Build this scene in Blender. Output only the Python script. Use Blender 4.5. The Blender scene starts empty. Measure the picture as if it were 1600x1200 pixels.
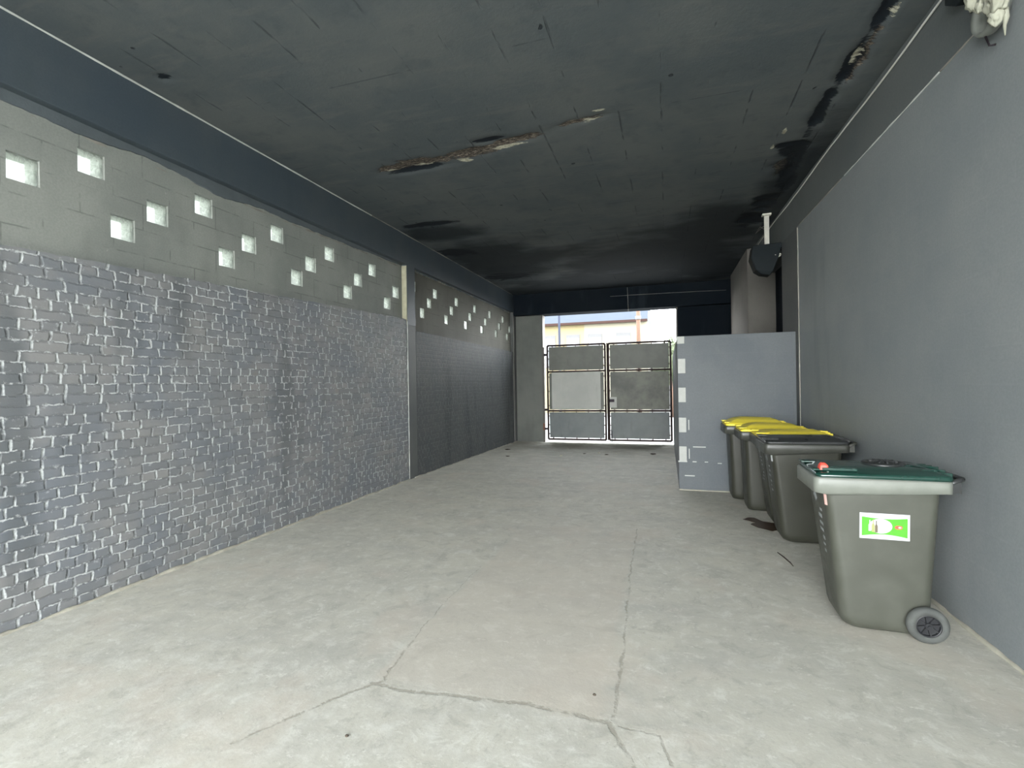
import bpy, bmesh, math, random
from mathutils import Vector, Matrix, noise as mnoise
random.seed(7)
PI = math.pi
scn = bpy.context.scene
C = scn.collection

# ------------------------------------------------------------------ camera, sky, exposure
cd = bpy.data.cameras.new('camera'); cam = bpy.data.objects.new('camera', cd); C.objects.link(cam)
cd.sensor_width = 36; cd.lens = 771.4 / 1600 * 36; cd.clip_start = .05; cd.clip_end = 300
cam.matrix_world = Matrix.Translation((0, 0, 1.735)) @ Matrix.Rotation(.304, 4, 'Z') @ Matrix.Rotation(PI/2, 4, 'X') @ Matrix.Rotation(-.0161, 4, 'Z')
scn.camera = cam
w = bpy.data.worlds.new('sky'); scn.world = w; w.use_nodes = True
wt = w.node_tree; bg = wt.nodes['Background']
# overcast sky: brighter overhead than at the horizon
tc = wt.nodes.new('ShaderNodeTexCoord'); sp = wt.nodes.new('ShaderNodeSeparateXYZ')
wt.links.new(tc.outputs['Generated'], sp.inputs[0])
mr = wt.nodes.new('ShaderNodeMapRange'); wt.links.new(sp.outputs['Z'], mr.inputs[0])
mr.inputs[1].default_value = 0; mr.inputs[2].default_value = 1; mr.inputs[3].default_value = 0; mr.inputs[4].default_value = 1
mc = wt.nodes.new('ShaderNodeMix'); mc.data_type = 'RGBA'
wt.links.new(mr.outputs[0], mc.inputs[0])
mc.inputs[6].default_value = (1.2, 1.22, 1.22, 1); mc.inputs[7].default_value = (.96, 1.04, 1.14, 1)
wt.links.new(mc.outputs[2], bg.inputs[0]); bg.inputs[1].default_value = 1.0
vs = scn.view_settings
vs.view_transform = 'Standard'; vs.look = 'None'; vs.gamma = 1; vs.use_curve_mapping = False
vs.exposure = 4.4
scn.cycles.max_bounces = 10; scn.cycles.diffuse_bounces = 7; scn.cycles.transparent_max_bounces = 12
scn.cycles.use_denoising = True

# ------------------------------------------------------------------ node helper
class NT:
    def __init__(s, name):
        s.m = bpy.data.materials.new(name); s.m.use_nodes = True
        s.t = s.m.node_tree; s.b = s.t.nodes['Principled BSDF']
        s._pos = None
    def n(s, kind, **kw):
        x = s.t.nodes.new(kind)
        for k, v in kw.items(): setattr(x, k, v)
        return x
    def put(s, inp, v):
        if isinstance(v, bpy.types.NodeSocket): s.t.links.new(v, inp)
        elif v is not None:
            try: inp.default_value = v
            except Exception: inp.default_value = (*v, 1)
    def pos(s):
        if s._pos is None: s._pos = s.n('ShaderNodeTexCoord').outputs['Object']
        return s._pos
    def xyz(s, v=None):
        x = s.n('ShaderNodeSeparateXYZ'); s.put(x.inputs[0], v or s.pos()); return x.outputs
    def comb(s, x, y, z):
        c = s.n('ShaderNodeCombineXYZ'); s.put(c.inputs[0], x); s.put(c.inputs[1], y); s.put(c.inputs[2], z); return c.outputs[0]
    def scale(s, v, sc):
        m = s.n('ShaderNodeVectorMath', operation='MULTIPLY'); s.put(m.inputs[0], v or s.pos()); m.inputs[1].default_value = sc; return m.outputs[0]
    def add(s, v, w_):
        m = s.n('ShaderNodeVectorMath', operation='ADD'); s.put(m.inputs[0], v); s.put(m.inputs[1], w_); return m.outputs[0]
    def m_(s, op, a, b=0, c=0, clamp=False):
        x = s.n('ShaderNodeMath', operation=op, use_clamp=clamp); s.put(x.inputs[0], a); s.put(x.inputs[1], b)
        if len(x.inputs) > 2: s.put(x.inputs[2], c)
        return x.outputs[0]
    def noise(s, sc, det=4, rough=.55, v=None, dist=0, col=False):
        x = s.n('ShaderNodeTexNoise'); s.put(x.inputs['Vector'], v or s.pos())
        x.inputs['Scale'].default_value = sc; x.inputs['Detail'].default_value = det
        x.inputs['Roughness'].default_value = rough; x.inputs['Distortion'].default_value = dist
        return x.outputs['Color' if col else 'Fac']
    def white(s, v):
        x = s.n('ShaderNodeTexWhiteNoise', noise_dimensions='3D'); s.put(x.inputs['Vector'], v); return x.outputs['Value']
    def ramp(s, v, a, b, lo=0., hi=1.):
        x = s.n('ShaderNodeMapRange', interpolation_type='SMOOTHSTEP'); s.put(x.inputs[0], v)
        s.put(x.inputs[1], a); s.put(x.inputs[2], b); s.put(x.inputs[3], lo); s.put(x.inputs[4], hi); return x.outputs[0]
    def mix(s, f, a, b, mode='MIX'):
        x = s.n('ShaderNodeMix', data_type='RGBA', blend_type=mode); s.put(x.inputs[0], f)
        s.put(x.inputs[6], (*a, 1) if isinstance(a, tuple) else a); s.put(x.inputs[7], (*b, 1) if isinstance(b, tuple) else b)
        return x.outputs[2]
    def attr(s, name): x = s.n('ShaderNodeAttribute', attribute_name=name); return x.outputs['Fac']
    def bump(s, h, st=.5, d=.01):
        x = s.n('ShaderNodeBump'); x.inputs['Strength'].default_value = st; x.inputs['Distance'].default_value = d
        s.put(x.inputs['Height'], h); s.t.links.new(x.outputs[0], s.b.inputs['Normal'])
    def out(s, col=None, rough=None, spec=None, metal=None):
        s.put(s.b.inputs['Base Color'], (*col, 1) if isinstance(col, tuple) else col)
        if rough is not None: s.put(s.b.inputs['Roughness'], rough)
        if spec is not None: s.put(s.b.inputs['Specular IOR Level'], spec)
        if metal is not None: s.put(s.b.inputs['Metallic'], metal)
        return s.m
    def seg(s, x, y, p, q, wd):
        """crack mask: 1 on the segment p-q, fading at width wd"""
        dx, dy = q[0]-p[0], q[1]-p[1]; L = math.hypot(dx, dy); ux, uy = dx/L, dy/L
        t = s.m_('ADD', s.m_('MULTIPLY', s.m_('SUBTRACT', x, p[0]), ux), s.m_('MULTIPLY', s.m_('SUBTRACT', y, p[1]), uy))
        t2 = s.m_('SUBTRACT', t, s.m_('MINIMUM', s.m_('MAXIMUM', t, 0), L))
        n_ = s.m_('SUBTRACT', s.m_('MULTIPLY', s.m_('SUBTRACT', x, p[0]), uy), s.m_('MULTIPLY', s.m_('SUBTRACT', y, p[1]), ux))
        d = s.m_('SQRT', s.m_('ADD', s.m_('MULTIPLY', t2, t2), s.m_('MULTIPLY', n_, n_)))
        return s.ramp(d, wd*.3, wd, 1, 0)

def simple(name, col, rough=.6, spec=.5, metal=0, var=.12, vs_=12, bump=0, bs=60):
    t = NT(name)
    c2 = tuple(c*(1-var) for c in col); c1 = tuple(min(1, c*(1+var)) for c in col)
    cc = t.mix(t.noise(vs_, 5), c2, c1)
    if bump: t.bump(t.noise(bs, 4), bump, .004)
    return t.out(cc, rough, spec, metal)

# ------------------------------------------------------------------ materials of the building
def brick_material(name, white_amt, yfade=None):
    t = NT(name); o = t.xyz(); 
    dn = t.noise(7, 3, .6); dn2 = t.noise(16, 3, .6, v=t.add(t.pos(), (3.1, 7.7, 1.3)))
    y = t.m_('ADD', o['Y'], t.m_('MULTIPLY', t.m_('SUBTRACT', dn, .5), .055))
    z = t.m_('ADD', o['Z'], t.m_('MULTIPLY', t.m_('SUBTRACT', dn2, .5), .034))
    H = .0815
    rz = t.m_('DIVIDE', z, H); row = t.m_('FLOOR', rz); fz = t.m_('SUBTRACT', rz, row)
    rnd = t.white(t.comb(row, 3.3, 1.1))
    hdr = t.m_('GREATER_THAN', rnd, .55)
    L = t.m_('SUBTRACT', .245, t.m_('MULTIPLY', hdr, .115))
    off = t.white(t.comb(row, 9.7, 5.1))
    ry = t.m_('ADD', t.m_('DIVIDE', y, L), off); cell = t.m_('FLOOR', ry); fy = t.m_('SUBTRACT', ry, cell)
    hd = t.m_('MULTIPLY', t.m_('MINIMUM', fy, t.m_('SUBTRACT', 1, fy)), L)
    bd = t.m_('MULTIPLY', t.m_('MINIMUM', fz, t.m_('SUBTRACT', 1, fz)), H)
    cellr = t.white(t.comb(row, cell, 0.5)); 
    # a few head joints painted over whole
    nA = t.noise(20, 4, .7, v=t.add(t.pos(), (11, 2, 5))); nB = t.noise(6.5, 3, .65, v=t.add(t.pos(), (1, 22, 5)))
    nC = t.noise(8.5, 3, .7, v=t.add(t.pos(), (5, 6, 31))); nBig = t.noise(.9, 3, .6)
    hw = t.m_('ADD', .002, t.m_('MULTIPLY', nA, .021)); bw = t.m_('ADD', -.001, t.m_('MULTIPLY', nA, .017))
    head = t.ramp(hd, t.m_('MULTIPLY', hw, .55), hw, 1, 0); bed = t.ramp(bd, t.m_('MULTIPLY', bw, .5), bw, 1, 0)
    ph = t.ramp(nB, .41, .54); pb = t.ramp(t.m_('ADD', nC, t.m_('MULTIPLY', t.m_('SUBTRACT', nBig, .5), .3)), .50, .57)
    blot = t.m_('MULTIPLY', t.ramp(t.noise(14, 5, .75, v=t.add(t.pos(), (8, 3, 9))), .575, .66), t.ramp(t.m_('MINIMUM', hd, bd), .014, .034, 1, .0))
    wh = t.m_('MAXIMUM', t.m_('MULTIPLY', head, ph), t.m_('MULTIPLY', bed, pb)); wh = t.m_('MAXIMUM', wh, t.m_('MULTIPLY', blot, .7))
    fade = t.ramp(t.noise(.7, 4, .6, v=t.add(t.pos(), (4, 4, 4))), .25, .6, .55, 1)
    wh = t.m_('MULTIPLY', t.m_('MULTIPLY', wh, fade), white_amt)
    # near the top and the foot the paint covers the joints better
    mort = t.m_('MAXIMUM', t.ramp(hd, .004, .011, 1, 0), t.ramp(bd, .004, .010, 1, 0))
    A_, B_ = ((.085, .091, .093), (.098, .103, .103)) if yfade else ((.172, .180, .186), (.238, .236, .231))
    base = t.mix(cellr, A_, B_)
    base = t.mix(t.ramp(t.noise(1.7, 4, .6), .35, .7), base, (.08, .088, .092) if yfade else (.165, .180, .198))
    base = t.mix(t.m_('MULTIPLY', t.ramp(t.noise(3.2, 4, .7, v=t.add(t.pos(), (9, 1, 1))), .6, .75), .35), base, (.22, .20, .17))
    # vertical damp streaks
    st = t.noise(1.0, 3, .6, v=t.scale(None, (1, 1.6, .28)))
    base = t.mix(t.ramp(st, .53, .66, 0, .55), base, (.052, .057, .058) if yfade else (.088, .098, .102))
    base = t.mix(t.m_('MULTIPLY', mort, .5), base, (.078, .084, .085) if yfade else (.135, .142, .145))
    col = t.mix(t.m_('MULTIPLY', wh, t.ramp(t.noise(30, 3, .7), .3, .6, .45, 1)), base, (.47, .49, .485))
    h = t.m_('SUBTRACT', t.m_('MULTIPLY', t.noise(35, 4, .7), .35), t.ramp(t.m_('MINIMUM', hd, bd), .002, .014, 1, 0))
    t.bump(h, .18 if yfade else .5, .010)
    return t.out(col, t.ramp(wh, 0, 1, .6, .85), .1 if yfade else .3)

def painted_block_material(name, c1, c2, streak=(.05, .06, .07), smear=.0, rough=.5, bw=.52, bh=.24, joint=.25, axis='Y', dark=0, zoff=0, spec=.25):
    """painted hollow-block wall with faint joints"""
    t = NT(name); o = t.xyz()
    a = o[axis]; z = o['Z']
    z = t.m_('ADD', z, t.m_('MULTIPLY', t.m_('SUBTRACT', t.noise(5, 2), .5), .01))
    rz = t.m_('DIVIDE', t.m_('ADD', z, zoff), bh); row = t.m_('FLOOR', rz); fz = t.m_('SUBTRACT', rz, row)
    ry = t.m_('ADD', t.m_('DIVIDE', a, bw), t.m_('MULTIPLY', row, .5)); cell = t.m_('FLOOR', ry); fy = t.m_('SUBTRACT', ry, cell)
    d = t.m_('MINIMUM', t.m_('MULTIPLY', t.m_('MINIMUM', fy, t.m_('SUBTRACT', 1, fy)), bw), t.m_('MULTIPLY', t.m_('MINIMUM', fz, t.m_('SUBTRACT', 1, fz)), bh))
    jt = t.ramp(d, .003, .010, 1, 0)
    cr = t.white(t.comb(row, cell, 2.5))
    col = t.mix(t.ramp(t.noise(1.1, 4, .6), .3, .7), c1, c2)
    col = t.mix(t.m_('MULTIPLY', cr, .25), col, c2)
    st = t.noise(1.3, 3, .6, v=t.scale(None, (1.4, 1.4, .3)))
    col = t.mix(t.ramp(st, .55, .75, 0, .35), col, streak)
    col = t.mix(t.m_('MULTIPLY', jt, t.m_('MULTIPLY', t.ramp(t.noise(2.3, 3), .4, .6), joint)), col, tuple(v*1.9 for v in c2))
    if dark: col = t.mix(t.m_('MULTIPLY', t.ramp(d, .002, .009, 1, 0), t.m_('MULTIPLY', t.ramp(t.noise(2.9, 4, .7), .42, .58), dark)), col, tuple(v*.45 for v in c1))
    if smear:
        sm = t.ramp(t.noise(9, 5, .75, v=t.scale(None, (1, 1, .45))), .655, .72)
        col = t.mix(t.m_('MULTIPLY', sm, smear), col, (.34, .34, .31))
    col = t.mix(t.ramp(t.noise(60, 3, .7), .35, .65, 0, .22), col, tuple(v*.7 for v in c1))
    t.bump(t.m_('SUBTRACT', t.m_('MULTIPLY', t.noise(45, 4, .7), .25), t.m_('MULTIPLY', jt, .6 if joint > .15 else joint*2)), .5, .008)
    return t.out(col, rough, spec)

def floor_material():
    t = NT('worn_concrete_floor'); o = t.xyz()
    wob = t.noise(5.5, 5, .72, col=True); s3 = t.xyz(wob)
    x = t.m_('ADD', o['X'], t.m_('MULTIPLY', t.m_('SUBTRACT', s3[0], .5), .09)); y = t.m_('ADD', o['Y'], t.m_('MULTIPLY', t.m_('SUBTRACT', s3[1], .5), .09))
    n1 = t.noise(.55, 5, .6); n2 = t.noise(2.4, 6, .65, dist=.4); n3 = t.noise(9, 5, .7); n4 = t.noise(38, 4, .7)
    col = t.mix(t.ramp(n1, .35, .65), (.475, .465, .40), (.52, .505, .425))
    col = t.mix(t.ramp(n2, .38, .66, 0, .6), col, (.40, .395, .345))
    col = t.mix(t.ramp(n3, .52, .72, 0, .35), col, (.63, .62, .56))
    g1 = t.noise(5.5, 6, .78, dist=.6, v=t.add(t.pos(), (2, 9, 0)))
    col = t.mix(t.ramp(g1, .47, .37, 0, .52), col, (.345, .335, .285))
    col = t.mix(t.ramp(g1, .54, .63, 0, .6), col, (.61, .605, .54))
    col = t.mix(t.ramp(t.noise(17, 5, .8, v=t.scale(None, (.6, 1, 1))), .585, .64, 0, .55), col, (.67, .66, .60))
    col = t.mix(t.ramp(t.noise(24, 5, .8, v=t.add(t.pos(), (5, 5, 0))), .60, .66, 0, .38), col, (.28, .275, .23))
    # pinkish worn patches
    col = t.mix(t.ramp(t.noise(1.1, 4, .6, v=t.add(t.pos(), (7, 3, 0))), .52, .66, 0, .36), col, (.53, .47, .39))
    # tyre and walking dirt stretched across
    dirt = t.noise(1.6, 5, .65, v=t.scale(None, (.55, 1.5, 1)))
    col = t.mix(t.ramp(dirt, .5, .72, 0, .45), col, (.38, .375, .335))
    # pale laitance on the front slab
    front = t.ramp(t.m_('ADD', y, t.m_('MULTIPLY', o['X'], .02)), 2.35, 2.75, 1, 0)
    pale = t.m_('MULTIPLY', t.ramp(n3, .40, .68), t.m_('ADD', .12, t.m_('MULTIPLY', front, .28)))
    col = t.mix(pale, col, (.61, .61, .55))
    speck = t.m_('MULTIPLY', t.ramp(t.noise(22, 4, .8), .60, .66), t.m_('ADD', .10, t.m_('MULTIPLY', front, .35)))
    col = t.mix(speck, col, (.34, .33, .27))
    # middle slab between the joints a little browner
    mid = t.m_('MULTIPLY', t.ramp(x, -1.72, -1.66), t.ramp(x, -.40, -.33, 1, 0)); mid = t.m_('MULTIPLY', mid, t.m_('MULTIPLY', t.ramp(y, 2.5, 2.6), t.ramp(y, 4.2, 6.5, 1, .2)))
    col = t.mix(t.m_('MULTIPLY', mid, .38), col, (.53, .48, .40))
    segs = [((-1.67, 2.50), (-1.42, 2.49), .016), ((-1.42, 2.49), (-1.09, 2.54), .018), ((-1.09, 2.54), (-.73, 2.57), .020), ((-.73, 2.57), (-.30, 2.54), .022),
            ((-.30, 2.54), (-.20, 2.34), .020), ((-.20, 2.34), (-.12, 2.20), .016), ((-.25, 2.52), (-.06, 2.51), .010), ((-.06, 2.51), (.0, 2.33), .011),
            ((-2.05, 1.90), (-1.76, 2.37), .014), ((-1.76, 2.37), (-1.59, 2.57), .016), ((-1.62, 2.55), (-1.68, 3.0), .012), ((-1.68, 3.0), (-1.72, 3.55), .006), ((-1.72, 3.55), (-1.72, 4.4), .004),
            ((-.29, 2.57), (-.29, 3.23), .014), ((-.29, 3.23), (-.34, 4.5), .011), ((-.34, 4.5), (-.36, 6.0), .011)]
    m = None
    for p, q, wd in segs:
        g = t.seg(x, y, p, q, wd); m = g if m is None else t.m_('MAXIMUM', m, g)
    m2 = t.m_('MULTIPLY', m, t.ramp(t.noise(11, 3, .7), .36, .56, .1, 1))
    col = t.mix(t.m_('MULTIPLY', m2, .62), col, (.26, .24, .19))
    # floor gets darker and browner towards the gate end
    gr = t.m_('MULTIPLY', t.ramp(o['Y'], 9.5, 14.5), t.ramp(n2, .3, .6, .35, .8))
    col = t.mix(gr, col, (.26, .25, .20))
    h = t.m_('SUBTRACT', t.m_('ADD', t.m_('MULTIPLY', n3, .5), t.m_('MULTIPLY', n4, .3)), t.m_('MULTIPLY', m2, .35))
    t.bump(h, .35, .010)
    return t.out(col, .72, .3)

def ceiling_material():
    t = NT('black_painted_ceiling'); o = t.xyz()
    n1 = t.noise(.8, 5, .6); n2 = t.noise(4, 5, .65)
    col = t.mix(t.ramp(n1, .35, .65), (.082, .095, .101), (.108, .117, .117))
    col = t.mix(t.ramp(n2, .5, .75, 0, .35), col, (.048, .058, .064))
    col = t.mix(t.ramp(t.noise(3.2, 5, .7, v=t.scale(None, (.45, 2.2, 1))), .50, .68, 0, .4), col, (.125, .13, .128))
    # shuttering board marks, running the length of the passage, broken
    fx = t.m_('FRACT', t.m_('DIVIDE', t.m_('ADD', o['X'], t.m_('MULTIPLY', t.noise(2), .02)), .42)); lx = t.m_('MULTIPLY', t.m_('MINIMUM', fx, t.m_('SUBTRACT', 1, fx)), .42)
    line = t.m_('MULTIPLY', t.ramp(lx, .003, .012, 1, 0), t.ramp(t.noise(2.2, 3, .7, v=t.scale(None, (3, .8, 1))), .5, .62))
    fy = t.m_('FRACT', t.m_('DIVIDE', o['Y'], 1.3)); ly = t.m_('MULTIPLY', t.m_('MINIMUM', fy, t.m_('SUBTRACT', 1, fy)), 1.3)
    line2 = t.m_('MULTIPLY', t.ramp(ly, .003, .010, 1, 0), t.ramp(t.noise(1.9, 3, .7), .52, .62))
    col = t.mix(t.m_('MULTIPLY', t.m_('MAXIMUM', line, line2), .55), col, (.035, .04, .045))
    # pale scratches and flakes
    fl = t.ramp(t.noise(13, 5, .75, v=t.scale(None, (.5, 1.4, 1))), .70, .75, 0, .35)
    col = t.mix(fl, col, (.2, .2, .185))
    pit = t.ramp(t.noise(6, 2, .4), .765, .79, 0, .9); col = t.mix(pit, col, (.02, .025, .03))
    # damage: brown exposed concrete, black sooty rot, pale spalls (attributes written at build time)
    fine = t.noise(9, 6, .75, v=t.scale(None, (.7, 3.0, 1))); fine2 = t.noise(26, 5, .8, v=t.scale(None, (.6, 1.8, 1)))
    bm = t.ramp(t.m_('ADD', t.attr('brown'), t.m_('MULTIPLY', t.m_('SUBTRACT', fine, .5), 1.3)), .42, .56)
    bc = t.mix(t.ramp(fine2, .42, .62), (.035, .030, .028), (.20, .165, .13)); bc = t.mix(t.ramp(fine2, .58, .68), bc, (.46, .43, .37))
    col = t.mix(bm, col, bc)
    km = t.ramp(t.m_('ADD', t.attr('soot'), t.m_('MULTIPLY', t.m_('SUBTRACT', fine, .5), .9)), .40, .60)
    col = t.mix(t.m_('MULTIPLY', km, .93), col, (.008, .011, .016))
    col = t.mix(t.ramp(t.m_('ADD', t.attr('soot_shade'), t.m_('MULTIPLY', t.m_('SUBTRACT', fine, .5), .35)), .15, .85, 0, .82), col, (.014, .018, .021))  # black patches plus the deep ceiling's shade, painted into the colour
    pm = t.ramp(t.m_('ADD', t.attr('pale'), t.m_('MULTIPLY', t.m_('SUBTRACT', fine, .5), 1.4)), .50, .66)
    col = t.mix(pm, col, t.mix(t.ramp(fine2, .4, .6), (.25, .23, .17), (.62, .60, .48)))
    t.bump(t.m_('SUBTRACT', t.m_('MULTIPLY', t.noise(30, 4, .7), .3), t.m_('ADD', t.m_('MULTIPLY', bm, t.m_('MULTIPLY', fine2, 2.5)), t.m_('MAXIMUM', line, pit))), .6, .012)
    return t.out(col, .8, .15)

M = {}
M['brick'] = brick_material('grey_painted_brick', 1.0)
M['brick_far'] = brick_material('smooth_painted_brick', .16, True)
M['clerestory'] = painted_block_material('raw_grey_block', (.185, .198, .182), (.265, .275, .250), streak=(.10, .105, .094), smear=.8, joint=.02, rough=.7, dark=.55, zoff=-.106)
M['clerestory_far'] = painted_block_material('dark_raw_block', (.085, .086, .072), (.115, .114, .096), streak=(.05, .05, .042), smear=.4, joint=.02, rough=.75, dark=.6, zoff=-.106)  # same raw block in a darker tone for the farther bay
M['right'] = painted_block_material('blue_grey_block', (.190, .208, .218), (.228, .242, .244), streak=(.12, .135, .142), smear=.0, joint=.03, rough=.5)
M['pilaster'] = painted_block_material('grey_concrete', (.09, .098, .100), (.12, .125, .12), streak=(.06, .07, .07), smear=.35, joint=0, rough=.6)
M['beam'] = painted_block_material('dark_painted_concrete', (.052, .069, .084), (.070, .084, .092), streak=(.042, .055, .06), smear=.12, joint=0, rough=.5)
M['beam_right'] = painted_block_material('dark_grey_concrete', (.098, .112, .114), (.120, .130, .127), streak=(.07, .08, .08), joint=0, rough=.55)
M['stub'] = painted_block_material('olive_grey_concrete', (.125, .135, .122), (.175, .182, .162), streak=(.075, .08, .07), smear=.3, joint=0, rough=.6, axis='X')
M['partition'] = painted_block_material('slate_painted_block', (.094, .107, .117), (.118, .130, .136), streak=(.085, .10, .11), joint=.05, rough=.5, axis='X')
M['pier'] = painted_block_material('dusty_render', (.12, .115, .10), (.16, .15, .135), streak=(.07, .07, .06), joint=0, rough=.75)
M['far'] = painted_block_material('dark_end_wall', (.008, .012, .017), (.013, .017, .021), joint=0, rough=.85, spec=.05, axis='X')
M['floor'] = floor_material()
M['ceiling'] = ceiling_material()
M['mortar'] = simple('raw_mortar', (.37, .355, .29), .9, .2, var=.5, vs_=7, bump=.6, bs=50)
M['joint_white'] = simple('pale_joint_filler', (.50, .52, .49), .8, .3, var=.25, vs_=5, bump=.3)
M['joint_dull'] = simple('dull_joint_filler', (.24, .23, .205), .85, .3, var=.45, vs_=3, bump=.3)
M['bare'] = simple('bare_pale_block', (.46, .47, .44), .85, .3, var=.12, vs_=20, bump=.4)
M['yard'] = simple('yard_concrete', (.42, .42, .39), .85, .3, var=.15, vs_=2, bump=.3)
M['cable_white'] = simple('white_cable_sheath', (.62, .63, .58), .45, .5, var=.08)
M['cable_grey'] = simple('grey_cable_sheath', (.2, .2, .18), .5, .5)

# ------------------------------------------------------------------ mesh helpers
class MB:
    def __init__(s): s.v = []; s.f = []; s.sm = []
    def add(s, vs_, fs, smooth=False, M_=None):
        o = len(s.v)
        for p in vs_:
            p = Vector(p); s.v.append(M_ @ p if M_ else p)
        for f in fs: s.f.append(tuple(i+o for i in f)); s.sm.append(smooth)
        return s
    def box(s, x0, x1, y0, y1, z0, z1, M_=None):
        return s.add([(x, y, z) for z in (z0, z1) for y in (y0, y1) for x in (x0, x1)],
                     [(0, 2, 3, 1), (4, 5, 7, 6), (0, 1, 5, 4), (2, 6, 7, 3), (0, 4, 6, 2), (1, 3, 7, 5)], False, M_)
    def cyl(s, p, q, r, n=14, r2=None, cap=True, smooth=True):
        p, q = Vector(p), Vector(q); d = (q-p).normalized(); a = d.orthogonal().normalized(); b = d.cross(a); r2 = r if r2 is None else r2
        vs_ = [p + (a*math.cos(2*PI*i/n) + b*math.sin(2*PI*i/n))*r for i in range(n)] + [q + (a*math.cos(2*PI*i/n) + b*math.sin(2*PI*i/n))*r2 for i in range(n)]
        fs = [(i, (i+1) % n, n+(i+1) % n, n+i) for i in range(n)]
        s.add(vs_, fs, smooth)
        if cap: s.add(vs_, [tuple(range(n))[::-1], tuple(range(n, 2*n))], False)
        return s
    def tube(s, pts, r, n=8):
        pts = [Vector(p) for p in pts]; rings = []
        for i, p in enumerate(pts):
            d = (pts[min(i+1, len(pts)-1)] - pts[max(i-1, 0)]).normalized()
            a = d.cross(Vector((.13, .2, .97))).normalized(); b = d.cross(a)
            rr = r[i] if isinstance(r, (list, tuple)) else r
            rings.append([p + (a*math.cos(2*PI*k/n) + b*math.sin(2*PI*k/n))*rr for k in range(n)])
        s.loft(rings, True, True); return s
    def loft(s, rings, cap0=False, cap1=False, smooth=True, closed=True, M_=None):
        n = len(rings[0]); vs_ = [p for r in rings for p in r]; fs = []
        for i in range(len(rings)-1):
            for k in range(n if closed else n-1):
                a = i*n+k; b = i*n+(k+1) % n; fs.append((a, b, b+n, a+n))
        s.add(vs_, fs, smooth, M_)
        if cap0: s.add(rings[0], [tuple(range(n))[::-1]], False, M_)
        if cap1: s.add(rings[-1], [tuple(range(n))], False, M_)
        return s
    def lathe(s, prof, c, axis='Y', n=36, smooth=True, cap=True):
        c = Vector(c); rings = []
        for r, h in prof:
            ring = []
            for k in range(n):
                a = 2*PI*k/n; u, v = r*math.cos(a), r*math.sin(a)
                ring.append(c + (Vector((u, h, v)) if axis == 'Y' else Vector((u, v, h)) if axis == 'Z' else Vector((h, u, v))))
            rings.append(ring)
        return s.loft(rings, cap, cap, smooth)
    def ball(s, c, r, sx=1, sy=1, sz=1, rough=0, n=12, seed=0):
        c = Vector(c); rings = []
        for i in range(1, n):
            th = PI*i/n; ring = []
            for k in range(n*2):
                ph = PI*k/n; d = Vector((math.sin(th)*math.cos(ph), math.sin(th)*math.sin(ph), math.cos(th)))
                k_ = 1 + rough*mnoise.noise(d*2.2+Vector((seed*3.7, 0, 0)))
                ring.append(c + Vector((d.x*sx, d.y*sy, d.z*sz))*r*k_)
            rings.append(ring)
        return s.loft(rings, True, True)
    def build(s, name, mat, parent=None, bevel=0, bseg=2, weld=True):
        me = bpy.data.meshes.new(name); me.from_pydata([tuple(p) for p in s.v], [], s.f)
        me.polygons.foreach_set('use_smooth', s.sm); me.update()
        bm = bmesh.new(); bm.from_mesh(me)
        if weld: bmesh.ops.remove_doubles(bm, verts=bm.verts, dist=1e-5)
        bmesh.ops.recalc_face_normals(bm, faces=bm.faces)
        bm.to_mesh(me); bm.free()
        me.materials.append(mat)
        o = bpy.data.objects.new(name, me); C.objects.link(o)
        if parent: o.parent = parent
        if bevel:
            b = o.modifiers.new('bevel', 'BEVEL'); b.width = bevel; b.segments = bseg; b.limit_method = 'ANGLE'; b.angle_limit = .6
        return o

def tag(o, label, cat, group=None):
    o['label'] = label; o['category'] = cat
    if group: o['group'] = group
    return o
def empty(name, loc, label=None, cat=None, group=None, rz=0):
    o = bpy.data.objects.new(name, None); C.objects.link(o); o.location = loc; o.rotation_euler = (0, 0, rz); o.empty_display_size = .1
    if label: tag(o, label, cat, group)
    return o
def struct(o, label=None):
    o['kind'] = 'structure'
    if label: o['label'] = label
    return o

def sheet(mb, X0, X1, ys, zs, holes, closed=True):
    """slab between x=X0 (room side) and X1 (outer), with rectangular holes cut through in y,z"""
    ys = sorted(set([round(v, 4) for v in ys] + [round(v, 4) for h in holes for v in h[:2]])); zs = sorted(set([round(v, 4) for v in zs] + [round(v, 4) for h in holes for v in h[2:]]))
    def solid(i, j):
        if i < 0 or j < 0 or i >= len(ys)-1 or j >= len(zs)-1: return False
        cy, cz = (ys[i]+ys[i+1])/2, (zs[j]+zs[j+1])/2
        return not any(h[0] < cy < h[1] and h[2] < cz < h[3] for h in holes)
    for i in range(len(ys)-1):
        for j in range(len(zs)-1):
            if not solid(i, j): continue
            a, b, c, d = ys[i], ys[i+1], zs[j], zs[j+1]
            mb.add([(X0, a, c), (X0, b, c), (X0, b, d), (X0, a, d)], [(0, 1, 2, 3)])
            mb.add([(X1, a, c), (X1, b, c), (X1, b, d), (X1, a, d)], [(3, 2, 1, 0)])
            if not solid(i-1, j): mb.add([(X0, a, c), (X1, a, c), (X1, a, d), (X0, a, d)], [(0, 1, 2, 3)])
            if not solid(i+1, j): mb.add([(X0, b, c), (X1, b, c), (X1, b, d), (X0, b, d)], [(0, 1, 2, 3)])
            if not solid(i, j-1): mb.add([(X0, a, c), (X1, a, c), (X1, b, c), (X0, b, c)], [(0, 1, 2, 3)])
            if not solid(i, j+1): mb.add([(X0, a, d), (X1, a, d), (X1, b, d), (X0, b, d)], [(0, 1, 2, 3)])

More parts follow.
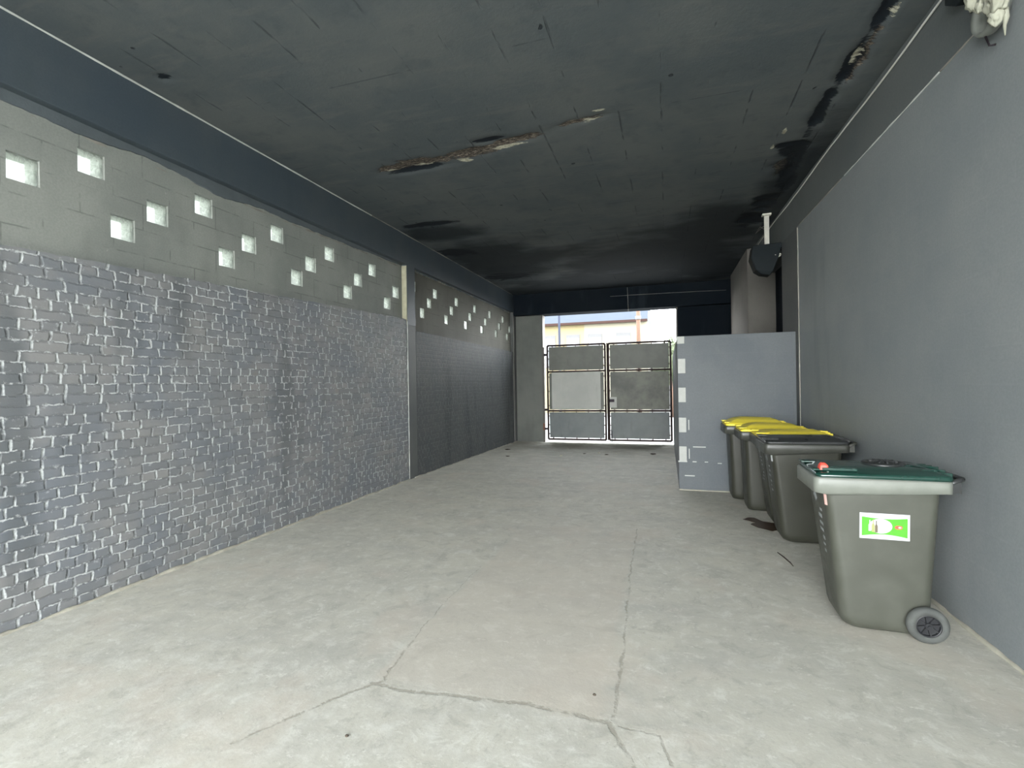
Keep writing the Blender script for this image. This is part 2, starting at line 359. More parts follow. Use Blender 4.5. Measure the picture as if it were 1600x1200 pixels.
# ------------------------------------------------------------------ shell
XL, ZC, ZB, YM, YE = -4.55, 4.52, 3.975, -4.5, 15.0      # left face, ceiling, beam underside, mouth, end wall
def zf(y): return 0 if y < 8.3 else -.08*(y-8.3)/(YE-8.3)  # the floor falls a little towards the gate
def xr(y): return 1.95 - .0226*(y-4)                      # right wall converges slightly

# floor
mb = MB(); xs = [-5.0+.25*i for i in range(30)]; ysf = [YM+.25*i for i in range(79)] + [15.2]
vv = [(x, y, zf(y) + .004*mnoise.noise(Vector((x*.8, y*.8, 0)))) for y in ysf for x in xs]
nx = len(xs)
mb.add(vv, [(j*nx+i, j*nx+i+1, (j+1)*nx+i+1, (j+1)*nx+i) for j in range(len(ysf)-1) for i in range(nx-1)], True)
struct(mb.build('floor', M['floor']))
# yard outside, round the building
struct(MB().box(-45, 45, -30, 15.6, -.35, -.13).build('ground', M['yard']))
M['street'] = simple('grey_street_asphalt', (.13, .13, .125), .9, .2, var=.15, vs_=3)
struct(MB().box(-45, 45, 15.6, 60, -.35, -.13).build('ground_street', M['street']))

# ceiling with rotten patches
def blob(x, y, cx, cy, rx, ry, ang=0, k=.35, sd=0):
    ca, sa = math.cos(ang), math.sin(ang); dx, dy = x-cx, y-cy
    u, v = (dx*ca+dy*sa)/rx, (-dx*sa+dy*ca)/ry
    r = math.hypot(u, v) + k*mnoise.noise(Vector((x*4+sd, y*7, sd)))
    return max(0, min(1, 1.25-r))
brown = [(-2.95, 5.58, .62, .15, -.02), (-2.2, 5.52, .5, .13, -.08), (-1.65, 5.42, .5, .09, -.12), (-.85, 5.25, .28, .06, -.1), (1.5, 7.25, .16, .35, 0), (1.66, 5.0, .05, .5, 0), (-3.3, 5.6, .3, .1, 0)]
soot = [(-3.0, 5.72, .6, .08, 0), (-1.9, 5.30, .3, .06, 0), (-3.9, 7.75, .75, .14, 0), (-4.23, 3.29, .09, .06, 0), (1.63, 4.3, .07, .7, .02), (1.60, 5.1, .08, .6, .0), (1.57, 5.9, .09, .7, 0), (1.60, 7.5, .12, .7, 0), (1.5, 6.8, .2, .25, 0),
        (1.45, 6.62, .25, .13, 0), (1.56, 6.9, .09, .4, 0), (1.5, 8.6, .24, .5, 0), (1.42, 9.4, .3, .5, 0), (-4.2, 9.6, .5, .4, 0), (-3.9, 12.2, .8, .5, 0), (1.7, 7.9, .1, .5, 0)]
soot_shade = [(-.3, 11.6, 2.6, 2.2, 0), (.9, 9.7, 1.1, 1.5, 0), (-3.4, 10.8, 1.6, 2.2, 0), (-1.5, 13.8, 4.0, 1.5, 0), (1.75, 8.0, .5, 2.2, 0), (-3.9, 8.3, .9, .5, 0), (1.0, 13, 1.5, 2, 0)]  # soot patches widened to paint in the shade of the gate end
pale = [(-2.35, 5.70, .13, .10, 0), (-1.75, 5.52, .3, .05, -.1), (-.75, 5.27, .17, .045, -.15), (-.62, 5.1, .1, .03, 0), (-3.62, 5.52, .04, .02, 0), (-3.35, 5.66, .12, .03, 0), (-3.78, 5.36, .03, .03, 0),
        (-3.95, 5.72, .07, .03, 0), (1.24, 6.60, .025, .12, .1), (1.3, 6.2, .015, .1, 0), (1.62, 4.95, .05, .25, 0), (1.68, 4.45, .03, .15, 0), (-1.22, 3.62, .03, .02, 0), (-2.9, 5.66, .25, .03, .05)]
mb = MB(); STEP = .05
nx = int((2.3+4.95)/STEP)+1; ny = int((YE+.35-YM)/STEP)+1
pts = []; ab, as_, ap, am = [], [], [], []
for j in range(ny):
    for i in range(nx):
        x = -4.95+i*STEP; y = YM+j*STEP
        b = max(blob(x, y, *q[:4], q[4], .45, 3) for q in brown) if 4 < y < 8.2 else 0
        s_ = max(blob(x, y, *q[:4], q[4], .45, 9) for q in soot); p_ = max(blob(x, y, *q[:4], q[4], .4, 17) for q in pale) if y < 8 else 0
        am.append(max(min(1, max(0, 1.35-math.hypot((x-q[0])/q[2], (y-q[1])/q[3]) + .5*mnoise.noise(Vector((x*.9, y*1.3, 31))) + .2*mnoise.noise(Vector((x*3, y*5, 31))))) for q in soot_shade))
        dz = .03*b*(.6+mnoise.noise(Vector((x*9, y*14, 1)))) + (.06*max(0, s_-.3) if x > 0 else .02*s_)
        pts.append((x, y, ZC + .006*mnoise.noise(Vector((x, y, 5))) + max(0, dz))); ab.append(b); as_.append(s_); ap.append(p_)
me = bpy.data.meshes.new('ceiling')
me.from_pydata(pts, [], [(j*nx+i, (j+1)*nx+i, (j+1)*nx+i+1, j*nx+i+1) for j in range(ny-1) for i in range(nx-1)])
me.polygons.foreach_set('use_smooth', [True]*len(me.polygons))
for nm, dat in (('brown', ab), ('soot', as_), ('pale', ap), ('soot_shade', am)):
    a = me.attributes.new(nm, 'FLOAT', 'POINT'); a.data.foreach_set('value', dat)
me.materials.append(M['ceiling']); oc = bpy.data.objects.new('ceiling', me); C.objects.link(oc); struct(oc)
struct(MB().box(-5.0, 2.6, YM, YE+.4, ZC+.13, ZC+.35).build('roof_slab', M['beam']))

# left wall: brick lining of the first bay, ragged sloping top, set 15 mm behind the pilaster
def lining(name, mat, y0, y1, xf, ztop, step=.06):
    mb = MB(); n = int((y1-y0)/step); fr, bk = [], []
    for i in range(n+1):
        y = y0+(y1-y0)*i/n; zt = ztop(y) + .014*mnoise.noise(Vector((y*6, 2, 0))) + .01*mnoise.noise(Vector((y*19, 7, 0)))
        fr.append((y, zt))
    rows = 12
    for i in range(n):
        (ya, za), (yb, zb_) = fr[i], fr[i+1]
        for j in range(rows):
            a0, a1 = -.12+(za+.12)*j/rows, -.12+(za+.12)*(j+1)/rows; b0, b1 = -.12+(zb_+.12)*j/rows, -.12+(zb_+.12)*(j+1)/rows
            mb.add([(xf, ya, a0), (xf, yb, b0), (xf, yb, b1), (xf, ya, a1)], [(0, 1, 2, 3)])
        mb.add([(xf, ya, za), (xf, yb, zb_), (XL-.12, yb, zb_), (XL-.12, ya, za)], [(0, 1, 2, 3)])
    mb.add([(xf, y1, -.12), (XL-.12, y1, -.12), (XL-.12, y1, fr[-1][1]), (xf, y1, fr[-1][1])], [(0, 1, 2, 3)])
    mb.add([(xf, y0, -.12), (XL-.12, y0, -.12), (XL-.12, y0, fr[0][1]), (xf, y0, fr[0][1])], [(0, 1, 2, 3)])
    return mb.build(name, mat)
struct(lining('wall_left_brick', M['brick'], YM, 8.12, XL-.012, lambda y: 2.80 + .028*(y-2.3)))
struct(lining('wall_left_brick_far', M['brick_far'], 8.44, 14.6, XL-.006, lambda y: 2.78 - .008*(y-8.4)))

# upper block band with the glass block openings
ROW = [3.19, 3.43, 3.67]; HB = .104
near = [(1, 2.48), (2, 2.95), (0, 3.20), (1, 3.52), (2, 4.02), (0, 4.30), (1, 4.61), (2, 5.05), (0, 5.39), (1, 5.66), (2, 6.06), (0, 6.48), (1, 6.75), (2, 7.15), (0, 7.60), (1, 7.89), (0, 2.02)]
far = [(2, 8.562), (0, 8.91), (1, 9.22), (2, 9.50), (0, 10.04), (1, 10.33), (2, 10.61), (0, 11.15), (1, 11.43), (2, 11.76), (0, 12.24), (1, 12.53), (2, 12.87), (0, 13.38), (1, 13.68), (2, 14.01), (0, 14.40), (1, 14.66)]
holes = lambda L: [(y-HB, y+HB, ROW[r]-HB, ROW[r]+HB) for r, y in L]
XU, XO = XL-.10, XL-.28
mb = MB(); sheet(mb, XU, XO, [YM, 8.14], [2.6, 4.1], holes(near)); struct(mb.build('wall_left_upper', M['clerestory'], weld=True))
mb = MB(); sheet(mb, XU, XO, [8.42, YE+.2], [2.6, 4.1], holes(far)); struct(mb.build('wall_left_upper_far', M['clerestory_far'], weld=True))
# outer leaf below
struct(MB().box(XO, XL-.12, YM, YE+.2, -.3, 2.62).build('wall_left_outer', M['pilaster']))
# pilasters and edge beam
struct(MB().box(XO, XL, 8.13, 8.43, -.12, 2.86).build('wall_left_pilaster', M['pilaster'], bevel=.006))
struct(MB().box(XO, XL, 8.13, 8.43, 2.86, ZB+.01).build('wall_left_pilaster_top', M['beam'], bevel=.004))
M['lit_face'] = simple('ochre_lit_face', (.36, .345, .25), .9, .2, var=.35, vs_=8, bump=.6)  # pale colour that paints the pilaster's near face as lit
struct(MB().box(XU-.01, XL-.006, 8.112, 8.132, 2.87, 3.95).build('trim_13', M['lit_face'], bevel=.004))
struct(MB().box(XO, XL, 14.72, YE+.1, -.2, ZB+.01).build('wall_left_end_pilaster', M['pilaster'], bevel=.006))
struct(MB().box(XO, XL, YM, YE+.1, ZB, ZC+.15).build('beam_left', M['beam'], bevel=.006))
# crumbling mortar bed along the top of the block band
def ragged(name, mat, path, r0, r1, step=.045, sq=1., seed=0):
    mb = MB(); L = [Vector(p) for p in path]; ptsr = []
    for a, b in zip(L[:-1], L[1:]):
        n = max(1, int((b-a).length/step)); ptsr += [a+(b-a)*i/n for i in range(n)]
    ptsr.append(L[-1]); rad = [r0 + (r1-r0)*(.5+.5*mnoise.noise(Vector((p.x*5, p.y*5+seed, p.z*5))) + .35*mnoise.noise(Vector((p.x*21, p.y*21, p.z*21+seed)))) for p in ptsr]
    mb.tube(ptsr, [max(.0015, q) for q in rad], 6); return mb.build(name, mat)
M['raw_edge'] = simple('crumbling_edge_mortar', (.21, .20, .175), .95, .2, var=.4, vs_=7, bump=.8, bs=40)
struct(ragged('trim_1', M['raw_edge'], [(XU-.030, YM, ZB-.11), (XU-.030, 5.2, ZB-.10), (XU-.028, 8.10, ZB-.045)], .02, .042))
struct(ragged('trim_2', M['raw_edge'], [(XU-.012, 8.44, ZB-.01), (XU-.012, 14.7, ZB-.01)], .015, .04, seed=5))
# torn plaster lip hanging from the beam over the block band
M['lip'] = simple('torn_grey_plaster', (.085, .10, .108), .7, .3, var=.25, vs_=6, bump=.5)
def lip(name, y0, y1, dep_):
    mb = MB(); n = int((y1-y0)/.05); P_ = []
    for i in range(n+1):
        y = y0+(y1-y0)*i/n; P_.append((y, ZB-max(.01, dep_(y)*(1+.9*mnoise.noise(Vector((y*1.3, 4, 0)))+.25*mnoise.noise(Vector((y*9, 4, 0)))))))
    for (ya, za), (yb, zb_) in zip(P_[:-1], P_[1:]):
        a, b = XU+.016, XU-.02
        mb.add([(a, ya, za), (a, yb, zb_), (a, yb, ZB+.005), (a, ya, ZB+.005), (b, ya, za-.004), (b, yb, zb_-.004)], [(0, 1, 2, 3), (0, 4, 5, 1)])
    for (y, z) in (P_[0], P_[-1]): mb.add([(XU+.016, y, z), (XU-.02, y, z-.004), (XU-.02, y, ZB), (XU+.016, y, ZB)], [(0, 1, 2, 3)])
    return struct(mb.build(name, M['lip']))
lip('trim_14', YM, 8.1, lambda y: .085 if y < 5 else .085-.02*(y-5))
lip('trim_15', 8.45, 14.7, lambda y: .022)
# pale caulk line between the left beam and the ceiling
struct(ragged('trim_3', M['joint_white'], [(XL+.004, YM, ZC-.004), (XL+.004, 7.0, ZC-.004)], .006, .012))
struct(ragged('trim_4', M['joint_dull'], [(XL+.002, 7.0, ZC-.003), (XL+.002, 14.6, ZC-.003)], .003, .014, seed=3))
# vertical filler between brick and pilaster
struct(ragged('trim_5', M['joint_white'], [(XL-.002, 8.118, 0), (XL-.002, 8.118, 2.92)], .004, .011))
struct(ragged('trim_6', M['joint_dull'], [(XL+.001, 14.735, -.05), (XL+.001, 14.735, 3.9)], .006, .012))
# mortar fillets at the wall foot
struct(ragged('baseboard_left', M['mortar'], [(XL+.002, YM, .0), (XL+.002, 8.1, .0)], .005, .036))
struct(ragged('baseboard_left_far', M['mortar'], [(XL+.002, 8.3, -.0), (XL+.002, YE, zf(YE))], .003, .026, seed=2))

# right wall
def rprism(name, mat, y0, y1, z0, z1, off=0., thick=.4, n=12):
    mb = MB()
    for i in range(n):
        a, b = y0+(y1-y0)*i/n, y0+(y1-y0)*(i+1)/n; xa, xb = xr(a)+off, xr(b)+off
        mb.add([(xa, a, z0), (xb, b, z0), (xb, b, z1), (xa, a, z1)], [(0, 3, 2, 1)])
        mb.add([(xa, a, z1), (xb, b, z1), (xb+thick, b, z1), (xa+thick, a, z1)], [(0, 1, 2, 3)])
        mb.add([(xa, a, z0), (xb, b, z0), (xb+thick, b, z0), (xa+thick, a, z0)], [(3, 2, 1, 0)])
        mb.add([(xa+thick, a, z0), (xb+thick, b, z0), (xb+thick, b, z1), (xa+thick, a, z1)], [(0, 1, 2, 3)])
    for y, fl in ((y0, 1), (y1, 0)):
        x = xr(y)+off; mb.add([(x, y, z0), (x+thick, y, z0), (x+thick, y, z1), (x, y, z1)], [(0, 1, 2, 3)])
    return mb.build(name, mat)
struct(rprism('wall_right', M['right'], YM, 8.16, -.2, ZB, .006))
struct(rprism('wall_right_pilaster', M['pilaster'], 8.16, 9.1, -.2, ZB, 0))
struct(rprism('beam_right', M['beam_right'], YM, 11.6, ZB, ZC+.15, 0))
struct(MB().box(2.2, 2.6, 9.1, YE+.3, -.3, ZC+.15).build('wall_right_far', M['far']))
struct(MB().box(1.66, 2.2, 11.5, 14.3, -.2, ZC+.13).build('wall_right_pier', M['pier'], bevel=.01))
struct(ragged('trim_7', M['joint_dull'], [(xr(YM)+.003, YM, ZB), (xr(4.4)+.003, 4.4, ZB)], .004, .009))
struct(ragged('trim_8', M['joint_white'], [(xr(4.4)+.004, 4.4, ZB), (xr(6.3)+.004, 6.3, ZB)], .0025, .010))
struct(ragged('trim_9', M['joint_dull'], [(xr(6.4)+.003, 6.4, ZB), (xr(8.1)+.003, 8.12, ZB)], .003, .010, seed=4))
struct(ragged('trim_10', M['joint_dull'], [(xr(8.15)+.002, 8.155, 0), (xr(8.15)+.002, 8.155, 3.96)], .006, .016, seed=4))
struct(ragged('baseboard_right', M['mortar'], [(xr(YM)+.004, YM, 0), (xr(8.1)+.004, 8.1, 0)], .008, .03, seed=9))

# end wall: lintel, stub left, wall right of the opening
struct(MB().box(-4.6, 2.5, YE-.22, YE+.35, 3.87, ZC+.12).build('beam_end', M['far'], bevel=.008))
struct(MB().box(-4.62, -3.70, YE, YE+.3, -.3, 3.88).build('wall_end_left', M['stub'], bevel=.012))
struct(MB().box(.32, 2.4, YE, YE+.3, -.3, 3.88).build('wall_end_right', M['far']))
struct(MB().box(.28, .32, YE-.02, YE+.32, 2.3, 3.88).build('trim_11', M['pier']))
struct(MB().box(-3.705, -3.675, YE-.015, YE+.29, 2.0, 3.88).build('trim_12', M['pier']))
# low block enclosure in front of the gate
mb = MB(); mb.box(.165, 1.9, 8.34, 8.54, -.12, 2.455); mb.box(.165, .365, 8.5, YE-.1, -.2, 2.455)
we = struct(mb.build('wall_partition', M['partition'], bevel=.006))
for z in (.58, 1.04, 1.52, 1.98): MB().box(.172, .285, 8.331, 8.36, z-.12, z+.115).build('bare_block_end', M['bare'], we, bevel=.006)
MB().box(.16, .275, 8.331, 8.36, 2.335, 2.45).build('bare_block_end', M['bare'], we, bevel=.006)
for x0, x1, z, h in ((.38, .57, .69, .008), (.37, .43, .455, .008), (.55, .60, .455, .006), (.74, .80, .44, .006), (.25, .40, .23, .008), (.155, .29, .455, .01)):
    MB().box(x0, x1, 8.334, 8.35, z-h, z+h).build('mortar_smear', M['bare'], we)
for z0, z1 in ((.50, .66), (.96, 1.12)): MB().box(.315, .33, 8.334, 8.35, z0, z1).build('mortar_smear', M['bare'], we)
struct(ragged('baseboard_partition', M['mortar'], [(.16, 8.335, 0), (1.8, 8.335, 0)], .008, .024, seed=6))

# glass blocks, one thing each
def glass_material():
    t = NT('wavy_glass_block'); 
    for n_ in list(t.t.nodes):
        if n_.type == 'BSDF_PRINCIPLED': t.t.nodes.remove(n_)
    out = [n_ for n_ in t.t.nodes if n_.type == 'OUTPUT_MATERIAL'][0]
    pat = t.noise(14, 4, .7, dist=1.2); lines = t.ramp(pat, .47, .56)
    fol = t.ramp(t.noise(4.5, 5, .7, dist=.6), .52, .66, 0, .55)
    tr = t.n('ShaderNodeBsdfTransparent'); t.put(tr.inputs[0], t.mix(fol, t.mix(lines, (.34, .36, .34), (.56, .58, .56)), (.31, .25, .33)))
    tl = t.n('ShaderNodeBsdfTranslucent'); t.put(tl.inputs[0], (.36, .38, .35, 1))
    gl = t.n('ShaderNodeBsdfGlossy'); t.put(gl.inputs[0], (.5, .52, .5, 1)); gl.inputs['Roughness'].default_value = .12
    m1 = t.n('ShaderNodeMixShader'); t.put(m1.inputs[0], t.ramp(pat, .35, .65, .35, .75)); t.t.links.new(tr.outputs[0], m1.inputs[1]); t.t.links.new(tl.outputs[0], m1.inputs[2])
    m2 = t.n('ShaderNodeMixShader'); m2.inputs[0].default_value = .07; t.t.links.new(m1.outputs[0], m2.inputs[1]); t.t.links.new(gl.outputs[0], m2.inputs[2])
    t.t.links.new(m2.outputs[0], out.inputs[0]); return t.m
M['glass'] = glass_material()
gm = None
rowname = ['lower row', 'middle row', 'upper row']
def nth(i): return ['first', 'second', 'third', 'fourth', 'fifth', 'sixth', 'seventh', 'eighth'][i]
for bay, L in (('near', near), ('far', far)):
    cnt = [0, 0, 0]
    for r, y in sorted(L, key=lambda q: q[1]):
        if y < 2.2: continue
        if gm is None:
            mbg = MB(); mbg.box(-.022, .022, -.0985, .0985, -.0985, .0985)
            src = mbg.build('glass_block', M['glass'], bevel=.009); gm = src.data; o = src
        else:
            o = src.copy(); C.objects.link(o)
        o.location = (XU-.036, y, ROW[r])
        k = cnt[r]; cnt[r] += 1
        tag(o, 'wavy glass block, %s from left in the %s of the %s left-wall bay' % (nth(k), rowname[r], 'nearer' if bay == 'near' else 'farther'), 'glass block', 'glass blocks stepping along the left wall')

# ------------------------------------------------------------------ gate
M['gate_frame'] = simple('rusty_dark_steel', (.035, .022, .020), .7, .3, .1, var=.35, vs_=10)
def sheet_metal(name, c1, c2, c3, rough=.5, seed=0., metal=.0):
    t = NT(name); p = t.add(t.pos(), (seed, 0, seed*.7))
    col = t.mix(t.ramp(t.noise(1.3, 4, .6, v=p), .35, .65), c1, c2)
    st = t.noise(2.2, 4, .65, v=t.scale(p, (2.2, 1, .5))); col = t.mix(t.ramp(st, .55, .75, 0, .55), col, c3)
    rust = t.ramp(t.noise(6, 5, .75, v=p), .70, .76, 0, .5); col = t.mix(rust, col, (.17, .11, .07))
    t.bump(t.noise(2.5, 2, .5, v=p), .25, .03)
    return t.out(col, rough, .5, metal)
M['galv'] = sheet_metal('dull_galvanised_sheet', (.105, .113, .092), (.145, .152, .128), (.075, .08, .066), seed=2)
M['galv_light'] = sheet_metal('pale_primed_sheet', (.42, .43, .395), (.48, .49, .45), (.36, .36, .32), rough=.6, seed=5, metal=0)
M['galv_dark'] = sheet_metal('stained_dark_sheet', (.060, .066, .052), (.150, .155, .120), (.03, .035, .03), seed=9)
M['galv_blue'] = sheet_metal('bluish_galvanised_sheet', (.130, .150, .150), (.165, .185, .180), (.10, .11, .105), seed=13)
M['hinge'] = simple('black_hinge_iron', (.02, .015, .02), .5, .5, .6)
M['rust'] = simple('rusty_iron', (.20, .09, .06), .85, .3, .2, var=.4)
GY = YE - .03; GZ0, GZ1 = .01, 2.90
def leaf(x0, x1, mats, label, mid_over=False):
    t = empty('gate_leaf', ((x0+x1)/2, GY, 0), label, 'gate', 'two leaves of the steel sheet gate'); cx = (x0+x1)/2; X0, X1 = x0-cx, x1-cx
    r = .030; mb = MB()
    for a, b in (((X0, 0, GZ0), (X0, 0, GZ1)), ((X1, 0, GZ0), (X1, 0, GZ1)), ((X0, 0, GZ1), (X1, 0, GZ1)), ((X0, 0, GZ0), (X1, 0, GZ0)), ((X0, 0, .885), (X1, 0, .885)), ((X0, 0, 2.09), (X1, 0, 2.09))): mb.cyl(a, b, r, 10)
    mb.build('frame', M['gate_frame'], t)
    rows = ((.06, .845), (.925, 2.05), (2.130, 2.855)); g = .045
    for k, (a, b) in enumerate(rows):
        mb = MB(); ins = g
        y = -.008
        nseg = 10; W = X1-X0-2*ins
        # gently buckled sheet with thickness
        top = []; 
        for i in range(nseg+1):
            x = X0+ins+W*i/nseg; dy = .006*mnoise.noise(Vector((x*1.7+k*3+x0, k, 0)))
            top.append((x, y+dy))
        for i in range(nseg):
            (xa, ya), (xb, yb) = top[i], top[i+1]
            mb.add([(xa, ya-.002, a), (xb, yb-.002, a), (xb, yb-.002, b), (xa, ya-.002, b), (xa, ya+.002, a), (xb, yb+.002, a), (xb, yb+.002, b), (xa, ya+.002, b)],
                   [(0, 1, 2, 3), (7, 6, 5, 4), (0, 4, 5, 1), (3, 2, 6, 7)] + ([(0, 3, 7, 4)] if i == 0 else []) + ([(1, 5, 6, 2)] if i == nseg-1 else []))
        mb.build('sheet_panel', mats[k], t)
        # ties that hold the sheet in its frame
        for i in range(5):
            x = X0 + .16 + (X1-X0-.32)*i/4
            for z0, z1 in ((a-.035, a+.012), (b-.012, b+.035)): MB().box(x-.016, x+.016, -.014, .006, z0, z1).build('tie', M['gate_frame'], t)
        for i in range(3):
            z = a+.12+(b-a-.24)*i/2
            for xa, xb in ((X0+.01, X0+ins+.015), (X1-ins-.015, X1-.01)): MB().box(xa, xb, -.014, .004, z-.015, z+.015).build('tie', M['gate_frame'], t)
    if mid_over:
        MB().box(X0+.13, X1-.13, -.022, -.012, .925, 2.105).build('cover_sheet', M['galv_light'], t)['label'] = 'pale cover sheet'
    return t
gl_ = leaf(-3.53, -1.76, [M['galv_blue'], M['galv'], M['galv']], 'left leaf of the steel gate with a pale middle sheet', True)
gr_ = leaf(-1.66, .11, [M['galv_blue'], M['galv_dark'], M['galv']], 'right leaf of the steel gate with a lock plate beside the centre')
cx = (-1.66+.11)/2
MB().box(-1.64-cx, -1.43-cx, -.026, -.013, .98, 1.30).build('lock_plate', M['galv_light'], gr_, bevel=.004)
lk = MB().box(-1.635-cx, -1.50-cx, -.07, -.026, 1.15, 1.235).build('lock', M['hinge'], gr_, bevel=.006)
mb = MB(); mb.box(-1.715-cx, -1.675-cx, -.028, .03, GZ0-.0, GZ1+.02); mb.build('centre_stile', M['gate_frame'], gr_, bevel=.003)
mb = MB(); mb.tube([(-1.65-cx, -.03, .30), (-1.60-cx, -.04, .30), (-1.59-cx, -.04, .27), (-1.59-cx, -.04, -.04)], .012); mb.build('drop_bolt', M['hinge'], gr_)
ccx = (-3.53-1.76)/2
MB().box(-1.90-ccx, -1.86-ccx, -.03, -.012, .90, 2.02).build('inner_stile', M['galv'], gl_)
gp = empty('gate_post', (-3.655, YE-.05, 0), 'slim steel gate post against the concrete stub left of the gate', 'gate post')
MB().box(-.035, .03, -.03, .03, -.09, 2.86).build('post', M['pier'], gp, bevel=.004)
for z in (2.62, .92, .33): MB().box(.02, .098, -.035, .012, z-.035, z+.035).build('hinge', M['hinge'], gp, bevel=.008)
MB().box(-.03, .02, -.045, -.02, .28, .5).build('anchor', M['rust'], gp, bevel=.004)

# ------------------------------------------------------------------ what stands across the street
M['cream'] = simple('yellow_cream_render', (.135, .112, .062), .9, .2, var=.05, vs_=1)
M['cream2'] = simple('pale_cream_render', (.15, .14, .105), .9, .2, var=.05, vs_=1)
M['slate'] = simple('blue_slate_roof', (.027, .032, .039), .9, .05, var=.1, vs_=3)
M['eave'] = simple('brown_eave', (.022, .013, .011), .9, .05)
M['shutter'] = simple('white_roller_shutter', (.125, .13, .14), .5, .4)
M['pane'] = simple('grey_window_glass', (.05, .058, .065), .4, .6)
M['lintel'] = simple('pale_stone_lintel', (.06, .06, .06), .8, .3)
M['wood'] = simple('brown_timber_pole', (.055, .030, .018), .8, .3, var=.2)
M['lamp_steel'] = simple('blue_grey_lamp_post', (.018, .021, .031), .9, .05)
HY = 30.
def house(x0, x1, mat, label, wins):
    h = empty('terraced_house', (x0, HY, -.13), label, 'house'); W = x1-x0
    MB().box(0, W, 0, 7, 0, 5.42).build('wall', mat, h)
    mb = MB(); mb.add([(-.0, -.35, 5.45), (W, -.35, 5.45), (W, 3.5, 8.3), (0, 3.5, 8.3), (0, 7.35, 5.45), (W, 7.35, 5.45)], [(0, 1, 2, 3), (3, 2, 5, 4), (0, 3, 4), (1, 5, 2), (0, 4, 5, 1)]); mb.build('roof', M['slate'], h)
    MB().box(0, W, -.42, -.28, 5.38, 5.52).build('gutter', M['eave'], h)
    for x in wins:
        fr = MB().box(x-x0-.42, x-x0+.42, -.05, .02, 2.8, 4.82).build('window', M['lintel'], h)
        MB().box(x-x0-.37, x-x0+.37, -.07, -.045, 3.5, 4.60).build('shutter', M['shutter'], fr)
        MB().box(x-x0-.37, x-x0+.37, -.065, -.045, 2.85, 3.5).build('pane', M['pane'], fr)
    return h
house(-16.0, -4.75, M['cream'], 'yellow cream house across the street on the left above the gate', [-6.95, -5.45, -8.6, -10.3, -12, -13.7])
house(-4.75, -1.02, M['cream2'], 'paler cream house across the street, standing at the end of the row', [-4.1, -2.42])
lp = empty('street_lamp', (-5.35, 25.5, -.13), 'thin blue-grey post in front of the yellow cream house', 'street lamp')
mb = MB(); mb.cyl((0, 0, 0), (0, 0, 7.6), .075, 12, .05); mb.build('pole', M['lamp_steel'], lp)
MB().tube([(0, 0, 7.5), (0, -.4, 7.9), (0, -1.2, 8.0)], .03).build('arm', M['lamp_steel'], lp); MB().box(-.1, .1, -1.7, -1.1, 7.93, 8.07).build('lamp_head', M['lamp_steel'], lp, bevel=.03)
up = empty('utility_pole', (-1.32, 25.5, -.13), 'brown timber pole in front of the paler cream house', 'utility pole')
mb = MB(); mb.cyl((0, 0, 0), (0, 0, 8.5), .12, 14, .09); mb.build('pole', M['wood'], up); MB().box(-.6, .6, -.06, .06, 7.9, 8.02).build('crossarm', M['wood'], up)
MB().cyl((0, -.02, 5.0), (0, -.02, 5.15), .135, 14).build('band', M['shutter'], up)
# shrubby tree
M['leaf'] = simple('yellow_green_leaves', (.035, .045, .02), .8, .3, var=.4, vs_=4)
tr = empty('tree', (.22, 27, -.13), 'small green tree beside the end of the cream house', 'tree')
MB().tube([(0, 0, 0), (.03, 0, 1.3), (-.02, .02, 2.6)], [.09, .07, .04]).build('trunk', M['wood'], tr)
mb = MB(); rnd = random.Random(3)
for i in range(4200):
    th = rnd.random()*2*PI; ph = math.acos(2*rnd.random()-1); r = rnd.random()**.4
    c = Vector((.85*r*math.sin(ph)*math.cos(th), .8*r*math.sin(ph)*math.sin(th), 2.9+1.15*r*math.cos(ph) + .2*math.sin(th*3)))
    a = Vector((rnd.gauss(0, 1), rnd.gauss(0, 1), rnd.gauss(0, 1))).normalized(); b = a.orthogonal().normalized(); s_ = .05+.05*rnd.random()
    mb.add([c-a*s_, c+b*s_*.5, c+a*s_, c-b*s_*.5], [(0, 1, 2, 3)])
mb.ball((0, 0, 2.85), .78, 1, 1, 1.25, .5, 10, 5)
mb.build('foliage', M['leaf'], tr, weld=False)
gw = MB(); gw.box(-1.0, 9, 33, 33.3, -.13, 2.75); gw.box(-1.0, 9, 32.95, 33.35, 2.75, 2.83)  # added wall, keeps bright sky from washing out the gate bars
tag(gw.build('sky_block_wall', M['lintel']), 'added low grey wall blocking bright sky far behind the right gate leaf', 'wall')

# ------------------------------------------------------------------ bins
def plastic(name, col, rough=.45, dust=.25, dcol=(.35, .35, .31), spec=.5):
    t = NT(name); n_ = t.noise(6, 5, .65); up_ = t.xyz(t.n('ShaderNodeNewGeometry').outputs['Normal'])['Z']
    c = t.mix(t.noise(3, 3), tuple(v*.88 for v in col), tuple(v*1.12 for v in col))
    c = t.mix(t.m_('MULTIPLY', t.ramp(n_, .4, .75), dust), c, dcol)
    scr = t.ramp(t.noise(55, 4, .8), .70, .74, 0, .5); c = t.mix(t.m_('MULTIPLY', scr, dust*1.5, clamp=True), c, (.5, .5, .46))
    t.bump(t.noise(220, 2), .08, .002)
    return t.out(c, t.ramp(n_, .3, .7, rough*.85, rough*1.2), spec)
M['bin'] = plastic('dark_grey_bin_plastic', (.031, .032, .023), .42, .12, (.07, .07, .055))
M['bin_light'] = plastic('weathered_grey_bin_plastic', (.055, .058, .045), .5, .15, (.13, .135, .11))
M['rim_light'] = plastic('pale_weathered_rim_plastic', (.165, .176, .152), .42, .3, (.24, .25, .22))
M['rim_dark'] = plastic('grey_rim_plastic', (.048, .050, .042), .38, .2, (.11, .11, .10))
M['lid_green'] = plastic('dark_green_lid_plastic', (.006, .036, .026), .13, .05, (.12, .16, .14), spec=.9)
